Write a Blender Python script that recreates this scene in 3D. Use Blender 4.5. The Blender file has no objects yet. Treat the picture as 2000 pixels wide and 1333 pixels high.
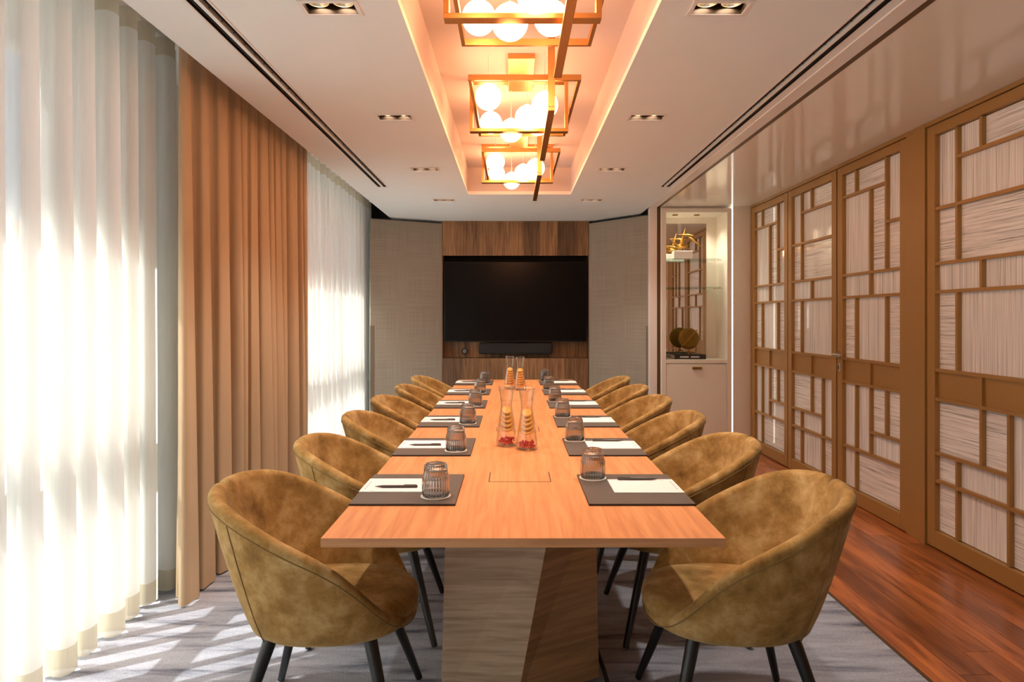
import bpy, math, random
from mathutils import Vector, Matrix

random.seed(7)
sc = bpy.context.scene
C = sc.collection
PI = math.pi

# ------------------------------------------------------------------ camera
CAM_H = 1.35
cam_d = bpy.data.cameras.new('camera')
cam = bpy.data.objects.new('camera', cam_d)
C.objects.link(cam)
cam.location = (0, 0, CAM_H)
cam.rotation_euler = (PI / 2, 0, 0)
cam_d.sensor_width = 36.0
cam_d.lens = 1300 / 2000 * 36.0
cam_d.shift_x = -2 / 2000
cam_d.shift_y = -45.5 / 2000
cam_d.clip_start = 0.05
sc.camera = cam

# ------------------------------------------------------------------ colour management
sc.view_settings.view_transform = 'Standard'
sc.view_settings.look = 'None'
sc.view_settings.gamma = 1.0
sc.view_settings.use_curve_mapping = False
sc.view_settings.exposure = 1.68
sc.cycles.transparent_max_bounces = 24

# ------------------------------------------------------------------ sky and sun
SKY_STRENGTH = 1.9
SUN_STRENGTH = 12.5
SUN_EL, SUN_AZ = math.radians(57), math.radians(30)   # azimuth of travel from +X towards +Y
GLOBE_L = 6.9
GLOBE_COL = (1.0, 0.42, 0.19)
SPOT_W = 19.0
SPOT_COL = (1.0, 0.92, 0.81)

world = bpy.data.worlds.new('world')
sc.world = world
world.use_nodes = True
wn = world.node_tree.nodes
wl = world.node_tree.links
wn.clear()
wo = wn.new('ShaderNodeOutputWorld')
wb = wn.new('ShaderNodeBackground')
sky = wn.new('ShaderNodeTexSky')
sky.sky_type = 'HOSEK_WILKIE'
sky.turbidity = 3.0
sky.ground_albedo = 0.4
sky.sun_direction = Vector((-math.cos(SUN_AZ) * math.cos(SUN_EL), -math.sin(SUN_AZ) * math.cos(SUN_EL), math.sin(SUN_EL)))
wb.inputs['Strength'].default_value = SKY_STRENGTH
wl.new(sky.outputs[0], wb.inputs['Color'])
wl.new(wb.outputs[0], wo.inputs['Surface'])

sun_d = bpy.data.lights.new('sun', 'SUN')
sun_d.energy = SUN_STRENGTH
sun_d.color = (1.0, 0.97, 0.93)
sun_d.angle = math.radians(0.53)
sun = bpy.data.objects.new('sun', sun_d)
C.objects.link(sun)
tr = Vector((math.cos(SUN_AZ) * math.cos(SUN_EL), math.sin(SUN_AZ) * math.cos(SUN_EL), -math.sin(SUN_EL)))
sun.rotation_euler = tr.to_track_quat('-Z', 'Y').to_euler()
sun.location = (-8, -4, 10)

# ------------------------------------------------------------------ main dimensions
CEIL = 2.505
XL_WIN = -2.05       # glazing plane
XL_CEIL = -1.42      # edge of the ceiling at the curtain pocket
XR_TRACK = 1.50      # dark track that divides the ceiling
XR_CARPET = 1.55
XR_DOOR = 2.46
Y_FRONT = -1.7
Y_BACK = 7.94
Y_NICHE = 6.90
CX0, CX1, CY0, CY1, CZ = -0.42, 0.54, 1.55, 6.23, 2.757     # coffer


# ================================================================== helpers
def s2l(r, g, b):
    f = lambda c: (c / 255 / 12.92) if c / 255 <= 0.04045 else ((c / 255 + 0.055) / 1.055) ** 2.4
    return (f(r), f(g), f(b), 1.0)


def new_mat(name):
    m = bpy.data.materials.new(name)
    m.use_nodes = True
    nt = m.node_tree
    b = nt.nodes['Principled BSDF']
    return m, nt, b


def N(nt, t, **kw):
    n = nt.nodes.new(t)
    for k, v in kw.items():
        setattr(n, k, v)
    return n


def L(nt, a, b):
    nt.links.new(a, b)


def plain(name, col, rough=0.5, metal=0.0, spec=0.5, coat=0.0, bump=0.0, bscale=200.0, var=0.0, vscale=6.0):
    m, nt, b = new_mat(name)
    b.inputs['Base Color'].default_value = col
    b.inputs['Roughness'].default_value = rough
    b.inputs['Metallic'].default_value = metal
    b.inputs['Specular IOR Level'].default_value = spec
    b.inputs['Coat Weight'].default_value = coat
    b.inputs['Coat Roughness'].default_value = 0.08
    tc = N(nt, 'ShaderNodeTexCoord')
    if var > 0:
        nz = N(nt, 'ShaderNodeTexNoise')
        nz.inputs['Scale'].default_value = vscale
        nz.inputs['Detail'].default_value = 4
        L(nt, tc.outputs['Object'], nz.inputs['Vector'])
        mx = N(nt, 'ShaderNodeMix', data_type='RGBA')
        mx.inputs['A'].default_value = tuple(c * (1 - var) for c in col[:3]) + (1,)
        mx.inputs['B'].default_value = tuple(min(1, c * (1 + var)) for c in col[:3]) + (1,)
        L(nt, nz.outputs['Fac'], mx.inputs['Factor'])
        L(nt, mx.outputs['Result'], b.inputs['Base Color'])
    if bump > 0:
        nb = N(nt, 'ShaderNodeTexNoise')
        nb.inputs['Scale'].default_value = bscale
        nb.inputs['Detail'].default_value = 2
        L(nt, tc.outputs['Object'], nb.inputs['Vector'])
        bp = N(nt, 'ShaderNodeBump')
        bp.inputs['Strength'].default_value = bump
        bp.inputs['Distance'].default_value = 0.002
        L(nt, nb.outputs['Fac'], bp.inputs['Height'])
        L(nt, bp.outputs['Normal'], b.inputs['Normal'])
    return m


def wood(name, c0, c1, scale=(1, 1, 1), rough=0.4, rand=0.0, freq=14.0, rot=(0, 0, 0), coat=0.0, cut=(0.35, 0.65)):
    """Streaky grain; the axis with the small scale is the grain direction."""
    m, nt, b = new_mat(name)
    tc = N(nt, 'ShaderNodeTexCoord')
    mp = N(nt, 'ShaderNodeMapping')
    mp.inputs['Scale'].default_value = scale
    mp.inputs['Rotation'].default_value = rot
    L(nt, tc.outputs['Object'], mp.inputs['Vector'])
    vec = mp.outputs['Vector']
    oi = N(nt, 'ShaderNodeObjectInfo')
    if rand > 0:
        ad = N(nt, 'ShaderNodeVectorMath', operation='ADD')
        sm = N(nt, 'ShaderNodeMath', operation='MULTIPLY')
        sm.inputs[1].default_value = 37.0
        L(nt, oi.outputs['Random'], sm.inputs[0])
        L(nt, vec, ad.inputs[0])
        L(nt, sm.outputs[0], ad.inputs[1])
        vec = ad.outputs[0]
    n1 = N(nt, 'ShaderNodeTexNoise')
    n1.inputs['Scale'].default_value = freq
    n1.inputs['Detail'].default_value = 6
    n1.inputs['Roughness'].default_value = 0.6
    n1.inputs['Distortion'].default_value = 0.5
    L(nt, vec, n1.inputs['Vector'])
    rp = N(nt, 'ShaderNodeValToRGB')
    rp.color_ramp.elements[0].position = cut[0]
    rp.color_ramp.elements[1].position = cut[1]
    rp.color_ramp.elements[0].color = c0
    rp.color_ramp.elements[1].color = c1
    L(nt, n1.outputs['Fac'], rp.inputs['Fac'])
    out = rp.outputs['Color']
    if rand > 0:
        hs = N(nt, 'ShaderNodeHueSaturation')
        mr = N(nt, 'ShaderNodeMapRange')
        mr.inputs['To Min'].default_value = 1 - rand
        mr.inputs['To Max'].default_value = 1 + rand
        L(nt, oi.outputs['Random'], mr.inputs['Value'])
        L(nt, mr.outputs['Result'], hs.inputs['Value'])
        L(nt, out, hs.inputs['Color'])
        out = hs.outputs['Color']
    L(nt, out, b.inputs['Base Color'])
    b.inputs['Roughness'].default_value = rough
    b.inputs['Coat Weight'].default_value = coat
    b.inputs['Coat Roughness'].default_value = 0.15
    bp = N(nt, 'ShaderNodeBump')
    bp.inputs['Strength'].default_value = 0.12
    bp.inputs['Distance'].default_value = 0.001
    L(nt, n1.outputs['Fac'], bp.inputs['Height'])
    L(nt, bp.outputs['Normal'], b.inputs['Normal'])
    return m


def velvet(name):
    m, nt, b = new_mat(name)
    tc = N(nt, 'ShaderNodeTexCoord')
    oi = N(nt, 'ShaderNodeObjectInfo')
    mp = N(nt, 'ShaderNodeVectorMath', operation='ADD')
    sm = N(nt, 'ShaderNodeMath', operation='MULTIPLY')
    sm.inputs[1].default_value = 9.0
    L(nt, oi.outputs['Random'], sm.inputs[0])
    L(nt, tc.outputs['Object'], mp.inputs[0])
    L(nt, sm.outputs[0], mp.inputs[1])
    n1 = N(nt, 'ShaderNodeTexNoise')
    n1.inputs['Scale'].default_value = 9.0
    n1.inputs['Detail'].default_value = 9
    n1.inputs['Roughness'].default_value = 0.68
    n1.inputs['Distortion'].default_value = 0.15
    L(nt, mp.outputs[0], n1.inputs['Vector'])
    rp = N(nt, 'ShaderNodeValToRGB')
    e = rp.color_ramp.elements
    e[0].position = 0.30
    e[0].color = s2l(112, 80, 38)
    e[1].position = 0.72
    e[1].color = s2l(206, 174, 120)
    k = e.new(0.5)
    k.color = s2l(164, 126, 70)
    L(nt, n1.outputs['Fac'], rp.inputs['Fac'])
    L(nt, rp.outputs['Color'], b.inputs['Base Color'])
    b.inputs['Roughness'].default_value = 0.85
    b.inputs['Specular IOR Level'].default_value = 0.15
    b.inputs['Sheen Weight'].default_value = 0.35
    b.inputs['Sheen Roughness'].default_value = 0.45
    b.inputs['Sheen Tint'].default_value = s2l(225, 215, 175)
    n2 = N(nt, 'ShaderNodeTexNoise')
    n2.inputs['Scale'].default_value = 60
    L(nt, tc.outputs['Object'], n2.inputs['Vector'])
    bp = N(nt, 'ShaderNodeBump')
    bp.inputs['Strength'].default_value = 0.15
    bp.inputs['Distance'].default_value = 0.003
    L(nt, n2.outputs['Fac'], bp.inputs['Height'])
    L(nt, bp.outputs['Normal'], b.inputs['Normal'])
    return m


def sheer(name, col, transp, transl):
    m = bpy.data.materials.new(name)
    m.use_nodes = True
    nt = m.node_tree
    nt.nodes.clear()
    o = N(nt, 'ShaderNodeOutputMaterial')
    t = N(nt, 'ShaderNodeBsdfTransparent')
    t.inputs['Color'].default_value = (0.98, 0.98, 0.96, 1)
    tl = N(nt, 'ShaderNodeBsdfTranslucent')
    df = N(nt, 'ShaderNodeBsdfDiffuse')
    tc = N(nt, 'ShaderNodeTexCoord')
    mp = N(nt, 'ShaderNodeMapping')
    mp.inputs['Scale'].default_value = (160, 160, 6)
    nz = N(nt, 'ShaderNodeTexNoise')
    nz.inputs['Scale'].default_value = 1.0
    L(nt, tc.outputs['Object'], mp.inputs['Vector'])
    L(nt, mp.outputs['Vector'], nz.inputs['Vector'])
    mx = N(nt, 'ShaderNodeMix', data_type='RGBA')
    mx.inputs['A'].default_value = tuple(c * 0.9 for c in col[:3]) + (1,)
    mx.inputs['B'].default_value = col
    L(nt, nz.outputs['Fac'], mx.inputs['Factor'])
    L(nt, mx.outputs['Result'], tl.inputs['Color'])
    L(nt, mx.outputs['Result'], df.inputs['Color'])
    m1 = N(nt, 'ShaderNodeMixShader')
    m1.inputs['Fac'].default_value = transl
    L(nt, df.outputs[0], m1.inputs[1])
    L(nt, tl.outputs[0], m1.inputs[2])
    m2 = N(nt, 'ShaderNodeMixShader')
    m2.inputs['Fac'].default_value = transp
    L(nt, m1.outputs[0], m2.inputs[1])
    L(nt, t.outputs[0], m2.inputs[2])
    L(nt, m2.outputs[0], o.inputs['Surface'])
    return m


def thin_glass(name, tint=(1, 1, 1, 1), gloss=0.08, rough=0.02):
    m = bpy.data.materials.new(name)
    m.use_nodes = True
    nt = m.node_tree
    nt.nodes.clear()
    o = N(nt, 'ShaderNodeOutputMaterial')
    t = N(nt, 'ShaderNodeBsdfTransparent')
    t.inputs['Color'].default_value = tint
    g = N(nt, 'ShaderNodeBsdfGlossy')
    g.inputs['Roughness'].default_value = rough
    mx = N(nt, 'ShaderNodeMixShader')
    mx.inputs['Fac'].default_value = gloss
    L(nt, t.outputs[0], mx.inputs[1])
    L(nt, g.outputs[0], mx.inputs[2])
    L(nt, mx.outputs[0], o.inputs['Surface'])
    return m


def clear_glass(name, tint, ior=1.5):
    """Clear thin-walled glass: straight-through light with a Fresnel reflection."""
    m = bpy.data.materials.new(name)
    m.use_nodes = True
    nt = m.node_tree
    nt.nodes.clear()
    o = N(nt, 'ShaderNodeOutputMaterial')
    t = N(nt, 'ShaderNodeBsdfTransparent')
    t.inputs['Color'].default_value = tint
    g = N(nt, 'ShaderNodeBsdfGlossy')
    g.inputs['Roughness'].default_value = 0.01
    lw = N(nt, 'ShaderNodeLayerWeight')
    lw.inputs['Blend'].default_value = 0.5
    pw_ = N(nt, 'ShaderNodeMath', operation='POWER')
    pw_.inputs[1].default_value = 3.0
    L(nt, lw.outputs['Facing'], pw_.inputs[0])
    fr = N(nt, 'ShaderNodeMath', operation='MULTIPLY_ADD')
    fr.inputs[1].default_value = 0.85
    fr.inputs[2].default_value = 0.05
    L(nt, pw_.outputs[0], fr.inputs[0])
    mx = N(nt, 'ShaderNodeMixShader')
    L(nt, fr.outputs[0], mx.inputs['Fac'])
    L(nt, t.outputs[0], mx.inputs[1])
    L(nt, g.outputs[0], mx.inputs[2])
    L(nt, mx.outputs[0], o.inputs['Surface'])
    return m


def real_glass(name, col, ior=1.45, rough=0.0):
    m, nt, b = new_mat(name)
    b.inputs['Base Color'].default_value = col
    b.inputs['Transmission Weight'].default_value = 1.0
    b.inputs['IOR'].default_value = ior
    b.inputs['Roughness'].default_value = rough
    return m


def emit(name, col, strength):
    m = bpy.data.materials.new(name)
    m.use_nodes = True
    nt = m.node_tree
    nt.nodes.clear()
    o = N(nt, 'ShaderNodeOutputMaterial')
    e = N(nt, 'ShaderNodeEmission')
    e.inputs['Color'].default_value = col
    e.inputs['Strength'].default_value = strength
    L(nt, e.outputs[0], o.inputs['Surface'])
    return m


def thread_glass(name, horizontal):
    """Glass with laid-in threads: pale and grey stripes across or along the pane, under a gloss coat."""
    m, nt, b = new_mat(name)
    geo = N(nt, 'ShaderNodeTexCoord')
    oi = N(nt, 'ShaderNodeObjectInfo')
    mp = N(nt, 'ShaderNodeMapping')
    mp.inputs['Scale'].default_value = (1, 2.2, 150) if horizontal else (1, 170, 1.2)
    L(nt, geo.outputs['Object'], mp.inputs['Vector'])
    ad = N(nt, 'ShaderNodeVectorMath', operation='ADD')
    sm = N(nt, 'ShaderNodeMath', operation='MULTIPLY')
    sm.inputs[1].default_value = 91.0
    L(nt, oi.outputs['Random'], sm.inputs[0])
    L(nt, mp.outputs['Vector'], ad.inputs[0])
    L(nt, sm.outputs[0], ad.inputs[1])
    nz = N(nt, 'ShaderNodeTexNoise')
    nz.inputs['Scale'].default_value = 1.0
    nz.inputs['Detail'].default_value = 3.5
    nz.inputs['Roughness'].default_value = 0.7
    L(nt, ad.outputs[0], nz.inputs['Vector'])
    rp = N(nt, 'ShaderNodeValToRGB')
    e = rp.color_ramp.elements
    e[0].position = 0.30
    e[0].color = s2l(104, 104, 102)
    e[1].position = 0.62
    e[1].color = s2l(250, 249, 245)
    k = e.new(0.44)
    k.color = s2l(218, 218, 214)
    L(nt, nz.outputs['Fac'], rp.inputs['Fac'])
    L(nt, rp.outputs['Color'], b.inputs['Base Color'])
    b.inputs['Roughness'].default_value = 0.6
    b.inputs['Coat Weight'].default_value = 0.9
    b.inputs['Coat Roughness'].default_value = 0.02
    return m


def carpet_mat():
    m, nt, b = new_mat('carpet_pile')
    tc = N(nt, 'ShaderNodeTexCoord')
    mp = N(nt, 'ShaderNodeMapping')
    mp.inputs['Scale'].default_value = (1.1, 7.5, 1)
    mp.inputs['Rotation'].default_value = (0, 0, math.radians(-4))
    L(nt, tc.outputs['Object'], mp.inputs['Vector'])
    n1 = N(nt, 'ShaderNodeTexNoise')
    n1.inputs['Scale'].default_value = 1.6
    n1.inputs['Detail'].default_value = 5
    n1.inputs['Roughness'].default_value = 0.6
    n1.inputs['Distortion'].default_value = 0.4
    L(nt, mp.outputs['Vector'], n1.inputs['Vector'])
    rp = N(nt, 'ShaderNodeValToRGB')
    e = rp.color_ramp.elements
    e[0].position = 0.33
    e[0].color = s2l(104, 108, 122)
    e[1].position = 0.62
    e[1].color = s2l(186, 190, 202)
    k = e.new(0.45)
    k.color = s2l(162, 166, 178)
    L(nt, n1.outputs['Fac'], rp.inputs['Fac'])
    n2 = N(nt, 'ShaderNodeTexNoise')
    n2.inputs['Scale'].default_value = 260
    n2.inputs['Detail'].default_value = 2
    L(nt, tc.outputs['Object'], n2.inputs['Vector'])
    mx = N(nt, 'ShaderNodeMix', data_type='RGBA', blend_type='MULTIPLY')
    mx.inputs['Factor'].default_value = 0.5
    L(nt, rp.outputs['Color'], mx.inputs['A'])
    r2 = N(nt, 'ShaderNodeValToRGB')
    r2.color_ramp.elements[0].position = 0.3
    r2.color_ramp.elements[0].color = (0.45, 0.45, 0.45, 1)
    r2.color_ramp.elements[1].position = 0.6
    L(nt, n2.outputs['Fac'], r2.inputs['Fac'])
    L(nt, r2.outputs['Color'], mx.inputs['B'])
    L(nt, mx.outputs['Result'], b.inputs['Base Color'])
    b.inputs['Roughness'].default_value = 1.0
    b.inputs['Specular IOR Level'].default_value = 0.05
    bp = N(nt, 'ShaderNodeBump')
    bp.inputs['Strength'].default_value = 0.5
    bp.inputs['Distance'].default_value = 0.004
    L(nt, n2.outputs['Fac'], bp.inputs['Height'])
    L(nt, bp.outputs['Normal'], b.inputs['Normal'])
    return m


def linen(name, col):
    m, nt, b = new_mat(name)
    tc = N(nt, 'ShaderNodeTexCoord')
    outs = []
    for s in ((2, 2, 420), (420, 420, 2)):
        mp = N(nt, 'ShaderNodeMapping')
        mp.inputs['Scale'].default_value = s
        L(nt, tc.outputs['Object'], mp.inputs['Vector'])
        nz = N(nt, 'ShaderNodeTexNoise')
        nz.inputs['Scale'].default_value = 1.0
        nz.inputs['Detail'].default_value = 2
        L(nt, mp.outputs['Vector'], nz.inputs['Vector'])
        outs.append(nz.outputs['Fac'])
    ad = N(nt, 'ShaderNodeMath', operation='ADD')
    L(nt, outs[0], ad.inputs[0])
    L(nt, outs[1], ad.inputs[1])
    mr = N(nt, 'ShaderNodeMapRange')
    mr.inputs['From Min'].default_value = 0.7
    mr.inputs['From Max'].default_value = 1.3
    L(nt, ad.outputs[0], mr.inputs['Value'])
    mx = N(nt, 'ShaderNodeMix', data_type='RGBA')
    mx.inputs['A'].default_value = tuple(c * 0.72 for c in col[:3]) + (1,)
    mx.inputs['B'].default_value = tuple(c * 1.2 for c in col[:3]) + (1,)
    L(nt, mr.outputs['Result'], mx.inputs['Factor'])
    L(nt, mx.outputs['Result'], b.inputs['Base Color'])
    b.inputs['Roughness'].default_value = 0.9
    b.inputs['Specular IOR Level'].default_value = 0.1
    return m


M = {}
M['white'] = plain('white_paint', s2l(240, 239, 236), 0.7, var=0.02)
M['ceiling'] = plain('ceiling_paint', s2l(236, 241, 239), 0.85, spec=0.2, var=0.02)
M['coffer'] = plain('coffer_plaster', s2l(206, 198, 196), 0.9, spec=0.15, var=0.02)  # ceiling paint with its colour darkened to dim the globe light here
M['gloss'] = plain('gloss_ceiling', s2l(240, 236, 224), 0.10, spec=0.3, coat=0.1)
M['cream'] = plain('cream_lacquer', s2l(234, 230, 218), 0.4, var=0.02)
M['trim_white'] = plain('white_profile', s2l(235, 230, 224), 0.35)
M['track'] = plain('dark_bronze_track', s2l(92, 72, 50), 0.4, metal=0.3)
M['black'] = plain('black_metal', (0.012, 0.012, 0.013, 1), 0.45)
M['black_leg'] = plain('black_stained_wood', (0.010, 0.011, 0.013, 1), 0.35, spec=0.5)
M['dark'] = plain('dark_void', (0.01, 0.009, 0.008, 1), 0.9)
M['brass'] = plain('brushed_brass', s2l(205, 158, 98), 0.34, metal=1.0, var=0.06, vscale=30)
M['bronze'] = plain('bronze_paint', s2l(170, 130, 74), 0.42, metal=0.25, var=0.05, vscale=3)
M['steel'] = plain('satin_steel', s2l(205, 200, 190), 0.25, metal=1.0)
M['gold'] = plain('aged_gold', s2l(170, 128, 58), 0.4, metal=0.85, var=0.15, vscale=20)
M['gold_dark'] = plain('dark_gold_leaf', s2l(135, 108, 44), 0.45, metal=0.7, var=0.25, vscale=25)
M['screen'] = plain('tv_screen', (0.006, 0.005, 0.0047, 1), 0.22, spec=0.12)
M['bezel'] = plain('tv_bezel', (0.02, 0.02, 0.02, 1), 0.3, metal=0.6)
M['grille'] = plain('speaker_cloth', (0.022, 0.021, 0.021, 1), 0.85, bump=0.4, bscale=900)
M['mat'] = plain('leather_mat', s2l(92, 80, 70), 0.5, bump=0.25, bscale=500)
M['mat_edge'] = plain('leather_edge', s2l(42, 32, 26), 0.6)
M['paper'] = plain('paper', s2l(240, 234, 230), 0.9)
M['pen'] = plain('pen_plastic', s2l(74, 62, 54), 0.35)
M['coaster'] = plain('paper_coaster', s2l(235, 225, 212), 0.9)
M['print'] = plain('grey_print', s2l(170, 165, 162), 0.9)
M['velvet'] = velvet('mustard_velvet')
M['piping'] = plain('velvet_piping', s2l(142, 114, 70), 0.9)
M['table'] = wood('table_oak', s2l(206, 130, 76), s2l(230, 156, 98), scale=(9, 0.55, 9), freq=4.2, rough=0.42)
M['table_edge'] = wood('table_edge_oak', s2l(190, 132, 86), s2l(212, 156, 108), scale=(0.55, 9, 12), freq=4.2, rough=0.45)
M['ped_a'] = wood('pedestal_oak_pale', s2l(168, 142, 116), s2l(206, 182, 156), scale=(0.6, 6, 11), freq=4.5, rough=0.5, rot=(0, math.radians(7), 0))
M['ped_b'] = wood('pedestal_oak_slanted', s2l(140, 104, 70), s2l(180, 140, 98), scale=(0.8, 0.8, 11), freq=4.0, rough=0.5, rot=(0, math.radians(-20), 0))  # same oak as the front; the side's shade is put into the colour
M['walnut'] = wood('smoked_oak', s2l(104, 74, 48), s2l(156, 116, 78), scale=(9, 9, 0.5), freq=5.0, rough=0.5, rand=0.5)
M['plank'] = wood('red_brown_plank', s2l(118, 60, 32), s2l(186, 112, 62), scale=(6, 0.5, 6), freq=4.0, rough=0.28, rand=0.35, coat=0.25)
M['carpet'] = carpet_mat()
M['sheer'] = sheer('sheer_voile', s2l(240, 240, 235), 0.12, 0.40)
M['hem'] = sheer('sheer_hem', s2l(214, 206, 186), 0.05, 0.40)
M['drape'] = sheer('tan_drape', s2l(210, 186, 154), 0.0, 0.10)
M['linen'] = linen('grey_linen', s2l(160, 152, 138))
M['linen_edge'] = plain('linen_edge', s2l(120, 110, 94), 0.8)
M['pane'] = thin_glass('window_glass', (0.97, 0.98, 0.98, 1), 0.06)
M['shelf'] = thin_glass('shelf_glass', (0.86, 0.92, 0.89, 1), 0.16)
M['mirror'] = plain('mirror_silver', (0.86, 0.87, 0.86, 1), 0.01, metal=1.0)
M['th_h'] = thread_glass('thread_glass_across', True)
M['th_v'] = thread_glass('thread_glass_upright', False)
M['tumbler'] = real_glass('smoked_ribbed_glass', (0.64, 0.66, 0.67, 1), 1.5)
M['carafe'] = clear_glass('clear_glass', (0.97, 0.975, 0.97, 1))
M['water'] = thin_glass('water', (0.99, 0.975, 0.94, 1), 0.015)
M['orange'] = plain('orange_flesh', s2l(255, 188, 84), 0.4, var=0.2, vscale=120)
M['orange_rind'] = plain('orange_rind', s2l(245, 140, 30), 0.45)
M['berry'] = plain('red_berry', s2l(214, 14, 30), 0.3)
M['globe'] = emit('opal_globe_light', GLOBE_COL + (1,), GLOBE_L)
M['lamp'] = emit('spot_lens_light', SPOT_COL + (1,), 9.0)
M['lamp_dim'] = emit('spot_lens_dim', SPOT_COL + (1,), 3.0)
M['led'] = emit('led_strip_light', (1.0, 0.90, 0.76, 1), 1.1)  # no lamp: emission imitates light caught on a polished edge
M['housing'] = plain('bronze_housing', s2l(78, 58, 40), 0.35, metal=0.6)
M['chrome'] = plain('lamp_reflector', s2l(200, 180, 150), 0.25, metal=0.9)
M['slot'] = plain('slot_black', (0.02, 0.017, 0.015, 1), 0.6)
M['frame_grey'] = plain('window_frame_grey', s2l(150, 148, 142), 0.5)
M['facade'] = plain('facade_render', s2l(205, 200, 192), 0.9, var=0.05)
M['rooftile'] = plain('red_roof', s2l(176, 96, 72), 0.9, var=0.15)
M['winglass'] = plain('far_window', s2l(70, 78, 84), 0.2)
M['ground'] = plain('street', s2l(150, 148, 144), 0.9, var=0.1)
M['book_black'] = plain('black_book_cover', (0.015, 0.014, 0.014, 1), 0.5)
M['book_page'] = plain('book_page', s2l(225, 218, 205), 0.9)
M['puck'] = plain('grey_plastic', s2l(120, 122, 116), 0.4)


class MB:
    def __init__(self):
        self.v, self.f = [], []

    def add(self, vs, fs):
        o = len(self.v)
        self.v += [tuple(p) for p in vs]
        self.f += [tuple(i + o for i in q) for q in fs]
        return self

    def box(self, x0, x1, y0, y1, z0, z1):
        return self.add([(x0, y0, z0), (x1, y0, z0), (x1, y1, z0), (x0, y1, z0), (x0, y0, z1), (x1, y0, z1), (x1, y1, z1), (x0, y1, z1)],
                        [(3, 2, 1, 0), (4, 5, 6, 7), (0, 1, 5, 4), (1, 2, 6, 5), (2, 3, 7, 6), (3, 0, 4, 7)])

    def rings(self, rings, cap0=True, cap1=True, closed=True):
        n = len(rings[0])
        vs = [p for r in rings for p in r]
        fs = []
        for i in range(len(rings) - 1):
            for j in range(n if closed else n - 1):
                a, b = i * n + j, i * n + (j + 1) % n
                fs.append((a, b, b + n, a + n))
        if cap0:
            fs.append(tuple(range(n - 1, -1, -1)))
        if cap1:
            fs.append(tuple((len(rings) - 1) * n + j for j in range(n)))
        return self.add(vs, fs)

    def lathe(self, prof, n=24, c=(0, 0, 0), cap0=True, cap1=True, fn=None):
        rings = []
        for (r, z) in prof:
            ring = []
            for j in range(n):
                a = 2 * PI * j / n
                rr = r * (fn(a, z) if fn else 1)
                ring.append((c[0] + rr * math.cos(a), c[1] + rr * math.sin(a), c[2] + z))
            rings.append(ring)
        return self.rings(rings, cap0, cap1)

    def rod(self, p, q, r0, r1=None, n=12):
        r1 = r0 if r1 is None else r1
        p, q = Vector(p), Vector(q)
        d = (q - p).normalized()
        u = d.orthogonal().normalized()
        w = d.cross(u)
        rs = []
        for c, r in ((p, r0), (q, r1)):
            rs.append([tuple(c + (u * math.cos(2 * PI * j / n) + w * math.sin(2 * PI * j / n)) * r) for j in range(n)])
        return self.rings(rs)

    def path(self, pts, r, n=6, closed=False):
        pts = [Vector(p) for p in pts]
        rs = []
        m = len(pts)
        for i, p in enumerate(pts):
            a = pts[(i - 1) % m] if (closed or i > 0) else p
            b = pts[(i + 1) % m] if (closed or i < m - 1) else p
            d = (b - a).normalized()
            u = d.cross(Vector((0.13, 0.21, 1))).normalized()
            w = d.cross(u)
            rs.append([tuple(p + (u * math.cos(2 * PI * j / n) + w * math.sin(2 * PI * j / n)) * r) for j in range(n)])
        if closed:
            rs.append(rs[0])
        return self.rings(rs, not closed, not closed)

    def sphere(self, c, r, nu=24, nv=14, sq=(1, 1, 1)):
        prof = [(max(1e-4, r * math.sin(PI * i / nv)), -r * math.cos(PI * i / nv)) for i in range(nv + 1)]
        rings = []
        for (rr, z) in prof:
            rings.append([(c[0] + sq[0] * rr * math.cos(2 * PI * j / nu), c[1] + sq[1] * rr * math.sin(2 * PI * j / nu), c[2] + sq[2] * z) for j in range(nu)])
        return self.rings(rings)

    def mesh(self, name, mat, smooth=False):
        me = bpy.data.meshes.new(name)
        me.from_pydata(self.v, [], self.f)
        me.validate()
        mats = mat if isinstance(mat, (list, tuple)) else [mat]
        for k in mats:
            me.materials.append(k)
        if smooth:
            me.polygons.foreach_set('use_smooth', [True] * len(me.polygons))
        me.update()
        return me

    def build(self, name, mat, parent=None, smooth=False, bevel=0.0, loc=None, auto=False):
        me = self.mesh(name, mat, smooth)
        o = bpy.data.objects.new(name, me)
        C.objects.link(o)
        if parent is not None:
            o.parent = parent
        if loc is not None:
            o.location = loc
        if bevel > 0:
            b = o.modifiers.new('bevel', 'BEVEL')
            b.width = bevel
            b.segments = 2
            b.limit_method = 'ANGLE'
            b.angle_limit = math.radians(40)
        if auto:
            try:
                me.set_sharp_from_angle(angle=math.radians(40))
            except Exception:
                pass
        return o


def tag(o, label=None, cat=None, group=None, kind=None):
    if label:
        o['label'] = label
    if cat:
        o['category'] = cat
    if group:
        o['group'] = group
    if kind:
        o['kind'] = kind
    return o


def thing(name, label, cat, loc=(0, 0, 0), rz=0.0, group=None):
    o = bpy.data.objects.new(name, None)
    o.empty_display_size = 0.1
    C.objects.link(o)
    o.location = loc
    o.rotation_euler = (0, 0, rz)
    return tag(o, label, cat, group)


def struct(name, label, loc=(0, 0, 0)):
    o = bpy.data.objects.new(name, None)
    o.empty_display_size = 0.1
    C.objects.link(o)
    o.location = loc
    return tag(o, label, None, None, 'structure')


KIDS = {}


def kids(o):
    return [c for c in bpy.data.objects if c.parent == o]


def copy_tree(root, loc, rz=None, label=None, group=None):
    def rec(o, parent):
        c = o.copy()
        C.objects.link(c)
        c.parent = parent
        for k in kids(o):
            rec(k, c)
        return c
    r = rec(root, root.parent)
    r.location = loc
    if rz is not None:
        r.rotation_euler = (0, 0, rz)
    if label:
        r['label'] = label
    if group:
        r['group'] = group
    return r


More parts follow.
